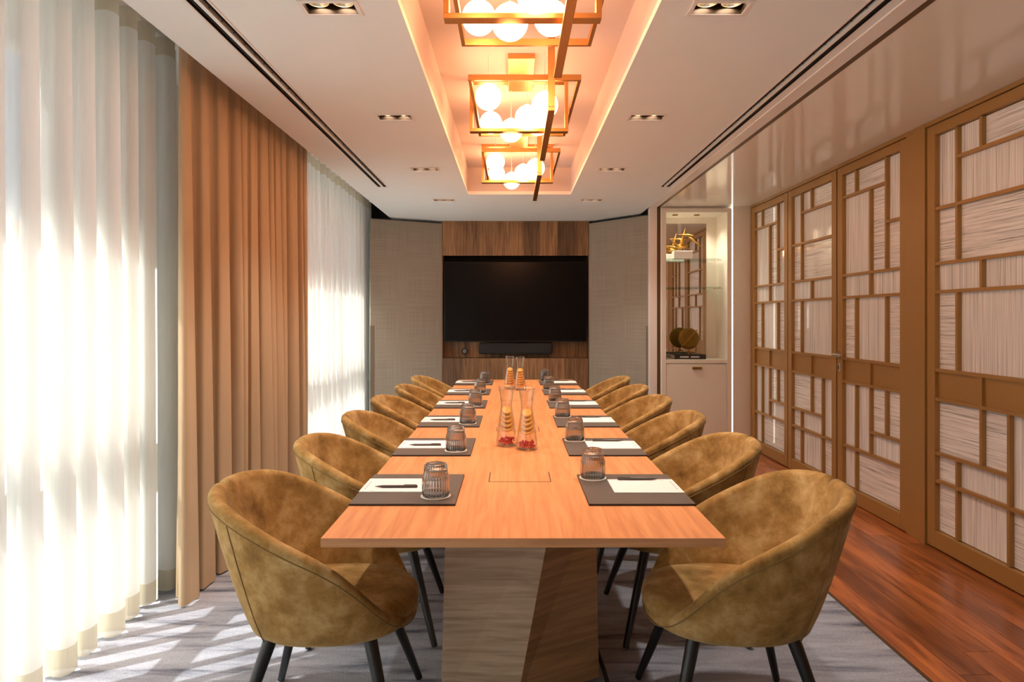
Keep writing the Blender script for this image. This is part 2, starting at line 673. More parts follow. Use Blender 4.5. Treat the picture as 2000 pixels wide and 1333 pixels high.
def cells(x0, x1, y0, y1, holes):
    """Split a rectangle with rectangular holes into boxes' footprints."""
    xs = sorted({x0, x1} | {h[0] for h in holes} | {h[1] for h in holes})
    ys = sorted({y0, y1} | {h[2] for h in holes} | {h[3] for h in holes})
    xs = [x for x in xs if x0 <= x <= x1]
    ys = [y for y in ys if y0 <= y <= y1]
    out = []
    for j in range(len(ys) - 1):
        run = None
        for i in range(len(xs) - 1):
            cx, cy = (xs[i] + xs[i + 1]) / 2, (ys[j] + ys[j + 1]) / 2
            hole = any(h[0] < cx < h[1] and h[2] < cy < h[3] for h in holes)
            if hole:
                if run is not None:
                    out.append((run, xs[i], ys[j], ys[j + 1]))
                    run = None
            elif run is None:
                run = xs[i]
        if run is not None:
            out.append((run, x1, ys[j], ys[j + 1]))
    return out


# ================================================================== the setting
# --- floor: sub-floor with planks by the doors; carpet as its own thing
fl = MB().box(-2.3, 2.75, Y_FRONT - 0.1, 8.5, -0.12, -0.012).build('floor', M['dark'])
tag(fl, 'floor with red-brown planks beside the screen doors', kind='structure')
pw = (2.60 - XR_CARPET - 0.004) / 8
rr = random.Random(3)
for k in range(8):
    x0 = XR_CARPET + 0.004 + k * pw
    y = Y_FRONT + rr.uniform(-1.2, -0.1)
    while y < 6.92:
        ln = rr.uniform(1.2, 2.1)
        a, b = max(y, Y_FRONT), min(y + ln, 6.92)
        if b - a > 0.05:
            o = MB().box(0, pw - 0.0016, 0, b - a - 0.0016, -0.012, 0.0).build('plank', M['plank'], fl, bevel=0.0008)
            o.location = (x0, a, 0)
        y += ln
cp = MB().box(-2.04, XR_CARPET - 0.012, Y_FRONT, 8.35, -0.012, 0.002).build('carpet', M['carpet'])
tag(cp, 'pale grey fitted carpet with dark brushed streaks under the table', 'carpet')
tr1 = MB().box(XR_CARPET - 0.012, XR_CARPET + 0.004, Y_FRONT, Y_NICHE, -0.012, 0.004).build('trim_1', M['track'])
tag(tr1, 'thin dark strip between carpet and planks', kind='structure')

# --- ceiling with coffer, downlight openings and slots
DLX = (-0.68, 0.77)
DLY = (2.48, 3.83, 5.17, 6.52)
SLOTS = ((-1.190, -1.112, Y_FRONT, 5.87), (1.300, 1.378, Y_FRONT, 5.87))
holes = [(CX0, CX1, CY0, CY1)] + list(SLOTS)
for x in DLX:
    for y in DLY:
        holes.append((x - 0.095, x + 0.095, y - 0.045, y + 0.045))
mb = MB()
for (a, b, c, d) in cells(XL_CEIL, XR_TRACK - 0.08, Y_FRONT, 8.4, holes):
    mb.box(a, b, c, d, CEIL, CEIL + 0.03)
ceil_o = mb.build('ceiling', M['ceiling'])
tag(ceil_o, 'flat white ceiling with a long recessed coffer over the table', kind='structure')
mb = MB()
mb.box(CX0 - 0.02, CX0, CY0, CY1, CEIL + 0.03, CZ)
mb.box(CX1, CX1 + 0.02, CY0, CY1, CEIL + 0.03, CZ)
mb.box(CX0 - 0.02, CX1 + 0.02, CY0 - 0.02, CY0, CEIL + 0.03, CZ)
mb.box(CX0 - 0.02, CX1 + 0.02, CY1, CY1 + 0.02, CEIL + 0.03, CZ)
mb.box(CX0 - 0.02, CX1 + 0.02, CY0 - 0.02, CY1 + 0.02, CZ, CZ + 0.02)
mb.build('coffer', M['coffer'], ceil_o)
MB().box(-2.3, XL_CEIL, Y_FRONT, 8.4, 2.765, 2.79).box(XL_CEIL, XL_CEIL + 0.02, Y_FRONT, 8.4, CEIL + 0.03, 2.79).build('curtain_pocket', M['white'], ceil_o)
MB().box(XR_TRACK + 0.035, 2.7, Y_FRONT, Y_NICHE + 0.02, CEIL, CEIL + 0.03).build('gloss_panel', M['gloss'], ceil_o)
# lid above everything so that no daylight leaks in
MB().box(-2.3, 2.75, Y_FRONT - 0.1, 8.5, 2.82, 2.86).build('roof_slab', M['white'], ceil_o)
# white profile and dark track of the dividing portal
t2 = MB().box(XR_TRACK - 0.08, XR_TRACK, Y_FRONT, 6.95, CEIL - 0.006, CEIL + 0.03).build('trim_2', M['trim_white'], bevel=0.002)
tag(t2, 'white ceiling profile beside the dark track', kind='structure')
t3 = MB().box(XR_TRACK, XR_TRACK + 0.035, Y_FRONT, 6.95, CEIL - 0.002, CEIL + 0.03).build('trim_3', M['track'])
tag(t3, 'dark bronze track line across the ceiling', kind='structure')
t4 = MB().box(XR_TRACK - 0.075, XR_TRACK, 6.93, 7.02, 0, CEIL - 0.006).build('trim_4', M['trim_white'], bevel=0.002)
tag(t4, 'white upright jamb left of the display niche', kind='structure')
t5 = MB().box(XR_TRACK, XR_TRACK + 0.035, 6.93, 7.02, 0, CEIL - 0.002).build('trim_5', M['track'])
tag(t5, 'dark upright track beside the white jamb', kind='structure')

# --- walls
wlft = struct('wall_left', 'window wall behind the curtains')
def wall_left_piece(y0, y1, z0, z1):
    MB().box(XL_WIN - 0.17, XL_WIN + 0.01, y0, y1, z0, z1).build('wall_panel', M['white'], wlft)
HEAD = 2.53
W1 = (-1.45, 3.02)
W2 = (5.02, 7.50)
wall_left_piece(Y_FRONT - 0.1, 8.4, HEAD, 2.82)
wall_left_piece(Y_FRONT - 0.1, 8.4, -0.12, 0.06)
wall_left_piece(Y_FRONT - 0.1, W1[0], 0.06, HEAD)
wall_left_piece(W1[1], W2[0], 0.06, HEAD)
wall_left_piece(W2[1], 8.4, 0.06, HEAD)

wf = MB().box(-2.3, 2.75, Y_FRONT - 0.1, Y_FRONT, 0, 2.82).build('wall_front', M['white'])
tag(wf, 'plain white wall behind the viewer', kind='structure')
wbk = MB().box(-2.22, 1.6, 8.36, 8.46, -0.1, 2.82).build('wall_back', M['dark'])
tag(wbk, 'dark recess wall behind the fabric panels', kind='structure')
wsd = MB().box(1.60, 1.64, 7.30, 8.46, -0.1, 2.82).build('wall_side', M['white'])
tag(wsd, 'return wall behind the display niche', kind='structure')
wrt = MB().box(2.56, 2.66, Y_FRONT - 0.1, 7.4, -0.1, 2.82).build('wall_right', M['bronze'])
tag(wrt, 'wall behind the bronze screen doors', kind='structure')
NX0, NX1, NZ0, NZ1, NYB = 1.585, 2.219, 0.915, 2.443, 7.27
mb = MB()
mb.box(1.535, 2.60, Y_NICHE + 0.03, Y_NICHE + 0.05, NZ1 + 0.02, 2.82)
mb.box(NX1 + 0.062, 2.60, Y_NICHE, Y_NICHE + 0.05, -0.02, CEIL)
mb.box(1.535, 1.56, Y_NICHE + 0.02, NYB, -0.02, CEIL)
wn_ = mb.build('wall_niche', M['cream'])
tag(wn_, 'cream end wall with the display niche', kind='structure')


# --- windows
def window(name, y0, y1, n, label):
    w = struct(name, label)
    zt = 1.32
    mb = MB()
    x0, x1 = XL_WIN - 0.05, XL_WIN + 0.02
    mb.box(x0, x1, y0, y0 + 0.06, 0.06, HEAD).box(x0, x1, y1 - 0.06, y1, 0.06, HEAD)
    mb.box(x0, x1, y0 + 0.06, y1 - 0.06, 0.06, 0.12).box(x0, x1, y0 + 0.06, y1 - 0.06, HEAD - 0.06, HEAD)
    mb.build('window_frame', M['frame_grey'], w)
    step = (y1 - y0 - 0.12) / n
    for k in range(n):
        a, b = y0 + 0.06 + k * step, y0 + 0.06 + (k + 1) * step
        if k:
            MB().box(x0, x1, a - 0.035, a + 0.035, 0.12, HEAD - 0.06).build('mullion', M['frame_grey'], w)
        MB().box(x0, x1, a + 0.035 * (k > 0), b - 0.035 * (k < n - 1), zt - 0.055, zt + 0.055).build('transom', M['frame_grey'], w)
        for (za, zb) in ((0.12, zt - 0.055), (zt + 0.055, HEAD - 0.06)):
            MB().box(XL_WIN - 0.018, XL_WIN - 0.014, a, b, za, zb).build('pane', M['pane'], w)


window('window_1', W1[0], W1[1], 4, 'wide window behind the near sheer curtain')
window('window_2', W2[0], W2[1], 2, 'window behind the far sheer curtain')

# --- outside: street level and a building opposite
g = MB().box(-80, -2.4, -60, 90, -6.2, -6.0).build('ground', M['ground'])
tag(g, 'street far below the windows', kind='structure')
bld = thing('building', 'pale building with a reddish roof seen faintly through the sheer curtain', 'building', (-22, 30, -6))
MB().box(-6, 0, -26, 30, 0, 10.3).build('wall', M['facade'], bld)
mb = MB()
mb.add([(-6.4, -26.4, 10.3), (0.4, -26.4, 10.3), (0.4, 30.4, 10.3), (-6.4, 30.4, 10.3), (-3, -26.4, 12.2), (-3, 30.4, 12.2)],
       [(0, 3, 2, 1), (1, 2, 5, 4), (3, 0, 4, 5), (0, 1, 4), (2, 3, 5)])
mb.build('roof', M['rooftile'], bld)
wm = MB().box(-0.02, 0.05, -0.6, 0.6, 0, 1.7).mesh('window', M['winglass'])
for fz in (1.5, 4.6, 7.7):
    for k in range(14):
        o = bpy.data.objects.new('window', wm)
        C.objects.link(o)
        o.parent = bld
        o.location = (0, -23 + k * 3.9, fz)

# ================================================================== screen doors on the right
T_, a_, b_, c_, d_, e_, f_, g_, h_, B_ = 2.413, 2.246, 1.985, 1.665, 1.50, 1.045, 0.876, 0.56, 0.40, 0.11
U1, U2, U3 = 0.243, 0.502, 0.767
PATTERN = {
    'A': dict(
        panes=[(0, U1, a_, T_, 'h'), (U1, U3, a_, T_, 'h'), (U3, 1, b_, T_, 'v'), (U3, 1, c_, b_, 'h'), (0, U2, c_, a_, 'v'), (U2, U3, c_, a_, 'h'),
               (0, U2, d_, c_, 'v'), (U2, 1, d_, c_, 'v'), (0, U1, e_, d_, 'h'), (U1, U3, e_, d_, 'v'), (U3, 1, e_, d_, 'h'),
               (0, U2, f_, e_, 's'), (U2, 1, f_, e_, 's'),
               (0, U1, h_, f_, 'v'), (U1, U2, h_, f_, 'v'), (U2, U3, g_, f_, 'h'), (U3, 1, g_, f_, 'h'), (U2, 1, h_, g_, 'v'),
               (0, U1, B_, h_, 'v'), (U1, 1, B_, h_, 'h')],
        vert=[(U1, a_, T_), (U1, e_, d_), (U1, B_, f_), (U3, c_, T_), (U3, e_, d_), (U3, g_, f_), (U2, d_, a_), (U2, f_, e_), (U2, h_, f_)],
        hor=[(a_, 0, U3), (b_, U3, 1), (c_, 0, 1), (d_, 0, 1), (e_, 0, 1), (f_, 0, 1), (g_, U2, 1), (h_, 0, 1)]),
    'B': dict(
        panes=[(0, U1, b_, T_, 'v'), (U1, U2, a_, T_, 'v'), (U2, 1, a_, T_, 'h'), (U1, 1, b_, a_, 'v'), (0, U1, c_, b_, 'h'), (U1, 1, c_, b_, 'h'),
               (0, U2, d_, c_, 'v'), (U2, 1, d_, c_, 'v'), (0, U1, e_, d_, 'h'), (U1, 1, e_, d_, 'v'),
               (0, U2, f_, e_, 's'), (U2, 1, f_, e_, 's'),
               (0, U2, g_, f_, 'h'), (U2, U3, g_, f_, 'h'), (U3, 1, h_, f_, 'v'), (0, U1, h_, g_, 'h'), (U1, U3, h_, g_, 'v'),
               (0, U1, B_, h_, 'h'), (U1, U3, B_, h_, 'v'), (U3, 1, B_, h_, 'h')],
        vert=[(U1, c_, T_), (U1, e_, d_), (U1, B_, g_), (U2, a_, T_), (U2, d_, c_), (U2, g_, e_), (U3, B_, f_)],
        hor=[(a_, U1, 1), (b_, 0, 1), (c_, 0, 1), (d_, 0, 1), (e_, 0, 1), (f_, 0, 1), (g_, 0, U3), (h_, 0, 1)])}
LEAF_W, STILE = 0.889, 0.074
GW = LEAF_W - 2 * STILE


def leaf(name, y_far, pat, label):
    """u runs from the far stile (y_far) towards the viewer; local x into the wall."""
    w = struct(name, label, (XR_DOOR, y_far, 0))
    zt = 2.476
    fr = M['bronze']
    MB().box(0.0, 0.05, -STILE, -0.001, 0.008, zt).build('stile', fr, w, bevel=0.0025)
    MB().box(0.0, 0.05, -LEAF_W + 0.001, -LEAF_W + STILE, 0.008, zt).build('stile', fr, w, bevel=0.0025)
    MB().box(0.0, 0.05, -LEAF_W + STILE, -STILE, T_ + 0.004, zt).build('rail', fr, w, bevel=0.0025)
    MB().box(0.0, 0.05, -LEAF_W + STILE, -STILE, 0.008, B_ - 0.004).build('rail', fr, w, bevel=0.0025)
    U = lambda u: -STILE - u * GW
    mw = 0.0095
    for (u, z0, z1) in PATTERN[pat]['vert']:
        MB().box(0.006, 0.036, U(u) - mw, U(u) + mw, z0, z1).build('muntin', fr, w)
    for (z, u0, u1) in PATTERN[pat]['hor']:
        MB().box(0.004, 0.034, U(u1), U(u0), z - mw, z + mw).build('muntin', fr, w)
    for (u0, u1, z0, z1, k) in PATTERN[pat]['panes']:
        if k == 's':
            MB().box(0.022, 0.044, U(u1), U(u0), z0, z1).build('panel', fr, w)
        else:
            zc, yc = (z0 + z1) / 2, (U(u0) + U(u1)) / 2
            hy, hz = (U(u0) - U(u1)) / 2, (z1 - z0) / 2
            o = MB().box(-0.004, 0.004, -hy, hy, -hz, hz).build('pane', M['th_h'] if k == 'h' else M['th_v'], w)
            o.location = (0.034, yc, zc)
    return w


lf1 = leaf('door_1', 6.858, 'A', 'farthest bronze screen leaf next to the cream wall')
lf2 = leaf('door_2', 5.957, 'B', 'second bronze screen leaf from the cream wall, left of the lever handle')
lf3 = leaf('door_3', 5.050, 'A', 'bronze screen door leaf carrying the steel lever handle')
lf4 = leaf('door_4', 3.957, 'B', 'nearest bronze screen leaf cut by the right edge of the photo')
lf5 = leaf('door_5', 3.056, 'A', 'bronze screen leaf beyond the right edge of the photo')
# posts and header of the door wall
t6 = MB().box(XR_DOOR - 0.012, XR_DOOR + 0.06, 3.96, 4.062, 0, CEIL).box(XR_DOOR - 0.004, XR_DOOR + 0.06, 4.062, 4.158, 0, CEIL).build('trim_6', M['bronze'], bevel=0.002)
tag(t6, 'bronze post between two screen leaves', kind='structure')
t7 = MB().box(XR_DOOR - 0.008, XR_DOOR + 0.06, 2.16, 6.86, 2.480, CEIL - 0.001).build('trim_7', M['bronze'], bevel=0.002)
tag(t7, 'bronze header rail above the screen leaves', kind='structure')
t8 = MB().box(XR_DOOR - 0.008, XR_DOOR + 0.06, Y_FRONT, 2.16, 0, CEIL - 0.001).box(XR_DOOR - 0.002, XR_DOOR + 0.09, 6.862, 6.897, 0, CEIL - 0.002).build('trim_8', M['bronze'], bevel=0.002)
tag(t8, 'bronze side post at the ends of the screen doors', kind='structure')
# lever handle and keyhole on door_3
hz = 1.072
hd = MB()
hd.rod((0, -0.036, hz), (-0.012, -0.036, hz), 0.026, 0.026, 20)
hd.rod((-0.012, -0.036, hz), (-0.052, -0.036, hz), 0.010, 0.010, 12)
hd.rod((-0.048, -0.030, hz), (-0.048, -0.155, hz), 0.010, 0.0095, 12)
hd.build('lever_handle', M['steel'], lf3, smooth=True, auto=True)
es = MB().box(-0.006, 0.0, -0.052, -0.020, hz - 0.125, hz - 0.065).build('escutcheon', M['steel'], lf3, bevel=0.006)
MB().rod((-0.0075, -0.036, hz - 0.088), (-0.004, -0.036, hz - 0.088), 0.006).box(-0.0075, -0.004, -0.038, -0.034, hz - 0.11, hz - 0.09).build('keyhole', M['black'], es)

# ================================================================== TV wall, panels
tvw = thing('media_wall', 'smoked oak wall unit framing the black screen', 'wall unit', (0.03, Y_BACK, 0))
x0, x1 = -0.868, 0.868
def boards(za, zb, y0, y1, n, seed):
    r = random.Random(seed)
    cuts = [x0] + sorted(x0 + (x1 - x0) * (i + r.uniform(-0.3, 0.3)) / n for i in range(1, n)) + [x1]
    for i in range(n):
        MB().box(cuts[i], cuts[i + 1] - 0.0008, y0, y1, za, zb).build('board', M['walnut'], tvw)
boards(2.092, CEIL - 0.002, 0.0, 0.03, 9, 1)
boards(0.867, 1.30, 0.16, 0.18, 7, 2)
boards(0.02, 0.865, 0.0, 0.03, 8, 5)
MB().box(x0, x1, 0.031, 0.159, 0.835, 0.864).build('ledge', M['walnut'], tvw)
MB().box(x0, x1, 0.181, 0.20, 0.02, CEIL).build('backing', M['dark'], tvw)
MB().box(x0 - 0.018, x0 - 0.001, 0.0, 0.2, 0.02, CEIL - 0.002).build('cheek', M['walnut'], tvw)
MB().box(x1 + 0.001, x1 + 0.018, 0.0, 0.2, 0.02, CEIL - 0.002).build('cheek', M['walnut'], tvw)

tv = thing('television', 'large black flat television in the oak wall unit', 'television', (0.03, Y_BACK, 1.063))
MB().box(-0.853, 0.853, 0.008, 0.05, 0.0, 0.953).build('bezel', M['bezel'], tv, bevel=0.003)
MB().box(-0.846, 0.846, 0.004, 0.0085, 0.012, 0.947).build('screen', M['screen'], tv)
MB().box(-0.25, 0.25, 0.05, 0.158, 0.3, 0.7).build('wall_bracket', M['black'], tv)

sb = thing('soundbar', 'dark fabric soundbar under the television', 'soundbar', (0.03, Y_BACK, 0.912))
MB().box(-0.443, 0.443, 0.03, 0.13, 0.0, 0.138).build('body', M['grille'], sb, bevel=0.022)
MB().box(-0.1, 0.1, 0.026, 0.05, -0.001, 0.012).build('control_strip', M['black'], sb)
MB().box(-0.08, 0.08, 0.13, 0.159, 0.03, 0.11).build('bracket', M['black'], sb)

pk = thing('sharing_puck', 'small round grey button hanging on a cord left of the soundbar', 'button', (-0.585, Y_BACK + 0.11, 0.945))
MB().rod((0, 0.03, 0.0), (0, 0.0, 0.0), 0.038, 0.038, 24).build('body', M['black'], pk, smooth=True, auto=True)
MB().rod((0, 0.0, 0.0), (0, -0.006, 0.0), 0.024, 0.022, 24).build('button', M['puck'], pk, smooth=True, auto=True)
MB().path([(0, 0.015, 0.034), (0.006, 0.015, 0.07), (0.0, 0.02, 0.11), (0.0, 0.03, 0.20)], 0.004).build('cord', M['black'], pk, smooth=True)


def fabric_panel(name, label, inner, outer, pull_at_outer=True, th=0.035):
    """Tall upholstered leaf hinged at INNER, swung out to OUTER."""
    ix, iy = inner
    ox, oy = outer
    ln = math.hypot(ox - ix, oy - iy)
    ang = math.atan2(oy - iy, ox - ix)
    t = thing(name, label, 'panel', (ix, iy, 0), ang)
    s = 1 if ox < ix else -1           # back side lies away from the viewer
    ya, yb = sorted((0.0, -s * th if s > 0 else th))
    MB().box(0, ln, ya, yb, 0.015, 2.474).build('fabric_leaf', M['linen'], t, bevel=0.004)
    e = 0.004
    pl = MB().box(ln - 0.05, ln + 0.002, ya - 0.001 if s < 0 else yb - 0.008, ya + 0.008 if s < 0 else yb + 0.001, 0.3, 1.26)
    pl.build('finger_pull', M['linen_edge'], t)
    MB().box(0.02, ln - 0.02, (ya + yb) / 2 - 0.008, (ya + yb) / 2 + 0.008, 2.474, 2.486).build('top_rail', M['black'], t)
    return t


fabric_panel('fabric_panel', 'grey linen door panel left of the television, by the curtain', (-0.845, Y_BACK - 0.005), (-1.618, 7.545))
fabric_panel('fabric_panel', 'grey linen door panel right of the television, by the white jamb', (0.905, Y_BACK - 0.005), (1.492, 7.265))
# cavity linings
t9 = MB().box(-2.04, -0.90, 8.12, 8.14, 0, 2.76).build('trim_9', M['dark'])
tag(t9, 'dark cavity behind the left linen panel', kind='structure')

# ================================================================== display niche
cab = thing('display_cabinet', 'built-in cream display niche with mirror back and glass shelves', 'cabinet', (0, Y_NICHE, 0))
D = NYB - Y_NICHE
mb = MB()
mb.box(NX0 - 0.045, NX0, -0.008, 0.03, 0.05, NZ1 + 0.04).box(NX1, NX1 + 0.045, -0.008, 0.03, 0.05, NZ1 + 0.04).box(NX0, NX1, -0.008, 0.03, NZ1, NZ1 + 0.04)
mb.build('frame', M['cream'], cab)
MB().box(NX0 - 0.02, NX0, 0.03, D, 0.05, NZ1).build('side_panel', M['cream'], cab)
MB().box(NX1, NX1 + 0.02, 0.03, D, 0.05, NZ1).build('side_panel', M['cream'], cab)
MB().box(NX0 - 0.02, NX1 + 0.02, 0.03, D, NZ1, NZ1 + 0.02).build('top_panel', M['cream'], cab)
MB().box(NX0 - 0.02, NX1 + 0.02, D, D + 0.02, 0.0, NZ1 + 0.02).build('back_panel', M['cream'], cab)
MB().box(NX0, NX1, 0.0, D, NZ0 - 0.04, NZ0).build('counter', M['cream'], cab, bevel=0.002)
MB().box(NX0 + 0.001, 2.108, D - 0.006, D - 0.001, NZ0 + 0.006, 2.376).build('mirror', M['mirror'], cab)
for z in (1.974, 1.675):
    MB().box(NX0 + 0.002, 2.19, 0.10, D - 0.007, z - 0.008, z).build('glass_shelf', M['shelf'], cab)
    for y in (0.16, 0.30):
        MB().rod((2.17, y, z - 0.013), (NX1, y, z - 0.013), 0.004).build('shelf_pin', M['steel'], cab)
dr = MB().box(NX0 + 0.003, NX1 - 0.003, -0.002, 0.02, 0.06, NZ0 - 0.046).build('door', M['cream'], cab, bevel=0.0015)
MB().box(1.855, 1.955, -0.024, -0.002, 0.815, 0.840).build('handle', M['gold_dark'], dr, bevel=0.005)
MB().box(NX0, NX1, 0.05, 0.07, 0.0, 0.06).build('plinth', M['track'], cab)
MB().box(NX1 + 0.047, NX1 + 0.060, 0.004, 0.012, 0.05, NZ1 + 0.06).build('led_strip', M['led'], cab)  # added glowing strip, stands in for a lit polished edge
for (x, y) in ((1.72, 0.16), (1.95, 0.16)):
    MB().rod((x, y, NZ1), (x, y, NZ1 - 0.008), 0.03, 0.03, 20).build('puck_light', M['gold_dark'], cab)
    ld = bpy.data.lights.new('puck_light_beam', 'SPOT')
    ld.energy = 4.5
    ld.color = (1.0, 0.84, 0.64)
    ld.spot_size = math.radians(130)
    ld.spot_blend = 0.8
    ld.shadow_soft_size = 0.02
    lo = bpy.data.objects.new('puck_light_beam', ld)
    C.objects.link(lo)
    lo.parent = cab
    lo.location = (x, y, NZ1 - 0.02)

# crane sculpture on the upper shelf
cr = thing('crane_sculpture', 'gold folded bird sculpture on a white block, upper glass shelf', 'sculpture', (1.80, 7.08, 1.974))
MB().box(-0.10, 0.10, -0.05, 0.05, 0.0, 0.085).build('plinth', M['white'], cr, bevel=0.004)


def shard(p0, p1, w, t, up=(0, 0, 1)):
    """Long folded blade: diamond section in the middle, pointed at both ends."""
    p0, p1 = Vector(p0), Vector(p1)
    d = (p1 - p0).normalized()
    u = d.cross(Vector(up)).normalized()
    v = d.cross(u)
    m = p0.lerp(p1, 0.35)
    vs = [p0, m + u * w, m + v * t, m - u * w, m - v * t, p1]
    return MB().add(vs, [(0, 1, 2), (0, 2, 3), (0, 3, 4), (0, 4, 1), (5, 2, 1), (5, 3, 2), (5, 4, 3), (5, 1, 4)])


shard((-0.07, 0, 0.12), (0.07, 0, 0.15), 0.03, 0.035).build('body', M['gold'], cr)
shard((-0.02, 0, 0.11), (0.03, -0.01, 0.33), 0.02, 0.02).build('neck', M['gold'], cr)
shard((0.02, -0.01, 0.27), (0.23, -0.03, 0.10), 0.02, 0.014).build('wing', M['gold'], cr)
shard((0.13, 0.0, 0.25), (-0.06, -0.02, 0.26), 0.02, 0.014).build('wing', M['gold'], cr)
shard((-0.04, 0, 0.12), (-0.19, -0.02, 0.14), 0.022, 0.014).build('tail', M['gold'], cr)
shard((0.0, 0, 0.10), (-0.13, -0.01, 0.21), 0.018, 0.014).build('wing', M['gold'], cr)
shard((-0.02, 0.0, 0.085), (-0.03, 0.0, 0.14), 0.012, 0.012).build('foot', M['gold'], cr)

bk = thing('book', 'black book lying flat under the gold disc', 'book', (1.855, 7.07, NZ0))
MB().box(-0.165, 0.165, -0.105, 0.105, 0.0, 0.006).box(-0.165, 0.165, -0.105, 0.105, 0.042, 0.048).box(-0.165, 0.165, -0.105, -0.100, 0.006, 0.042).build('cover', M['book_black'], bk)
MB().box(-0.160, 0.160, -0.100, 0.100, 0.006, 0.042).build('pages', M['book_page'], bk)
mb = MB()
x = -0.105
for wd, n in ((0.0, 8), (0.02, 8)):
    x += wd
    for i in range(n):
        mb.box(x, x + 0.007, -0.1062, -0.1048, 0.017, 0.031)
        x += 0.0115
mb.build('spine_lettering', M['paper'], bk)

ds = thing('leaf_disc_sculpture', 'round dark gold leaf-veined disc on a small foot, on the black book', 'sculpture', (1.865, 7.07, NZ0 + 0.048))
mb = MB()
nr = 48
rings = []
for (r, y) in ((0.005, -0.012), (0.05, -0.0165), (0.09, -0.013), (0.110, -0.006), (0.113, 0.0), (0.110, 0.006), (0.09, 0.013), (0.05, 0.0165), (0.005, 0.012)):
    rings.append([(r * math.cos(2 * PI * j / nr), y, 0.165 + r * math.sin(2 * PI * j / nr)) for j in range(nr)])
mb.rings(rings)
mb.build('disc', M['gold_dark'], ds, smooth=True)
mb = MB()
mb.rod((-0.075, -0.014, 0.165 - 0.085), (0.085, -0.014, 0.165 + 0.095), 0.0045, 0.006)
for k in range(-3, 4):
    c = Vector((0.022 * k, -0.0155, 0.165 + 0.025 * k))
    for s in (1, -1):
        q = c + Vector((s * 0.055 - 0.0, 0.004, -s * 0.02 + 0.045)) * (1.0 - abs(k) * 0.12)
        mb.rod(c, q, 0.002, 0.001, 6)
mb.build('vein', M['gold'], ds)
mb = MB()
mb.rod((0, 0, 0.055), (0, 0, 0.03), 0.01, 0.012)
for a in (0.3, 2.4, 4.5):
    mb.rod((0, 0, 0.034), (0.04 * math.cos(a), 0.035 * math.sin(a), 0.004), 0.008, 0.005)
mb.build('foot', M['gold'], ds)

# ================================================================== curtains
def curtain(name, label, cat, mat, x, y0, y1, z0, z1, period, amp, seed, gather=0.5, hem=0.0, hem_mat=None, heading=0.05, irregular=0.2, sub=14, pleat=0.0):
    r = random.Random(seed)
    t = thing(name, label, cat, (x, 0, 0))
    n = max(3, round((y1 - y0) / period))
    knots = [0.0]
    for i in range(n):
        knots.append(knots[-1] + 1 + r.uniform(-irregular, irregular))
    knots = [k / knots[-1] for k in knots]
    amps = [amp * (1 + r.uniform(-irregular, irregular)) for _ in range(n)]
    lean = [r.uniform(-1, 1) for _ in range(n + 1)]
    p2 = [r.uniform(0, 6.28) for _ in range(n)]
    q2 = [r.uniform(0.3, 1.0) for _ in range(n)]
    zs = [z0, z0 + 0.004] + [z0 + (z1 - z0) * s for s in (0.03, 0.06, 0.10, 0.2, 0.35, 0.5, 0.65, 0.8, 0.88, 0.93, 0.965, 1.0)]
    if hem > 0:
        zs = sorted(set(zs + [z0 + hem]))

    def pt(i, s, z, off=0.0):
        f = (z - z0) / (z1 - z0)
        ka, kb = knots[i], knots[i + 1]
        y = y0 + (y1 - y0) * (ka + (kb - ka) * s)
        k = 1 - (1 - gather) * f ** 1.6
        a = amps[i] * k
        ph = 2 * PI * s
        dx = a * math.sin(ph) * (1 if True else 0)
        dy = -0.22 * (kb - ka) * (y1 - y0) * math.sin(2 * ph) * k * 0.75
        if pleat:
            env = math.sin(PI * s) ** 0.7
            dx += pleat * q2[i] * env * math.sin(2 * ph + p2[i] + 1.6 * (1 - f)) * (1 - 0.5 * f)
            dx += 0.010 * math.sin(5 * ph + p2[i]) * f ** 14
        sway = 0.012 * lean[i] * (1 - f) ** 2
        return (dx + sway * math.sin(ph) + off, y + dy, z)

    def sheet(zlist, off=0.0):
        rows = []
        for z in zlist:
            row = []
            for i in range(n):
                for q in range(sub):
                    row.append(pt(i, q / sub, z, off))
            row.append(pt(n - 1, 1.0, z, off))
            rows.append(row)
        return MB().rings(rows, False, False, closed=False)

    hz_ = z0 + hem
    sheet([z for z in zs if z >= hz_ - 1e-6 and z <= z1 - heading + 1e-6] + [z1 - heading]).build('fabric', mat, t, smooth=True)
    if hem > 0:
        sheet([z0, z0 + hem * 0.5, hz_]).build('hem', hem_mat, t, smooth=True)
    sheet([z1 - heading, z1 - heading / 2, z1]).build('heading', hem_mat or mat, t, smooth=True)
    MB().box(-0.012, 0.012, y0 + 0.25, y1 - 0.1, z1 + 0.004, z1 + 0.03).build('curtain_track', M['white'], t)
    return t


curtain('sheer_curtain', 'long white sheer curtain at the near window, left foreground', 'curtain', M['sheer'], -1.73, -1.5, 3.42, 0.018, 2.725, 0.172, 0.062, 11,
        gather=0.75, hem=0.10, hem_mat=M['hem'], heading=0.09, irregular=0.16, sub=16)
curtain('sheer_curtain', 'white sheer curtain at the far window beside the linen panel', 'curtain', M['sheer'], -1.73, 5.0, 8.06, 0.018, 2.725, 0.165, 0.055, 12,
        gather=0.75, hem=0.10, hem_mat=M['hem'], heading=0.09, irregular=0.16, sub=16)
curtain('drape', 'tan drape gathered between the two sheer curtains', 'curtain', M['drape'], -1.555, 3.09, 5.00, 0.012, 2.715, 0.135, 0.046, 23,
        gather=0.4, heading=0.10, irregular=0.42, sub=24, pleat=0.022)

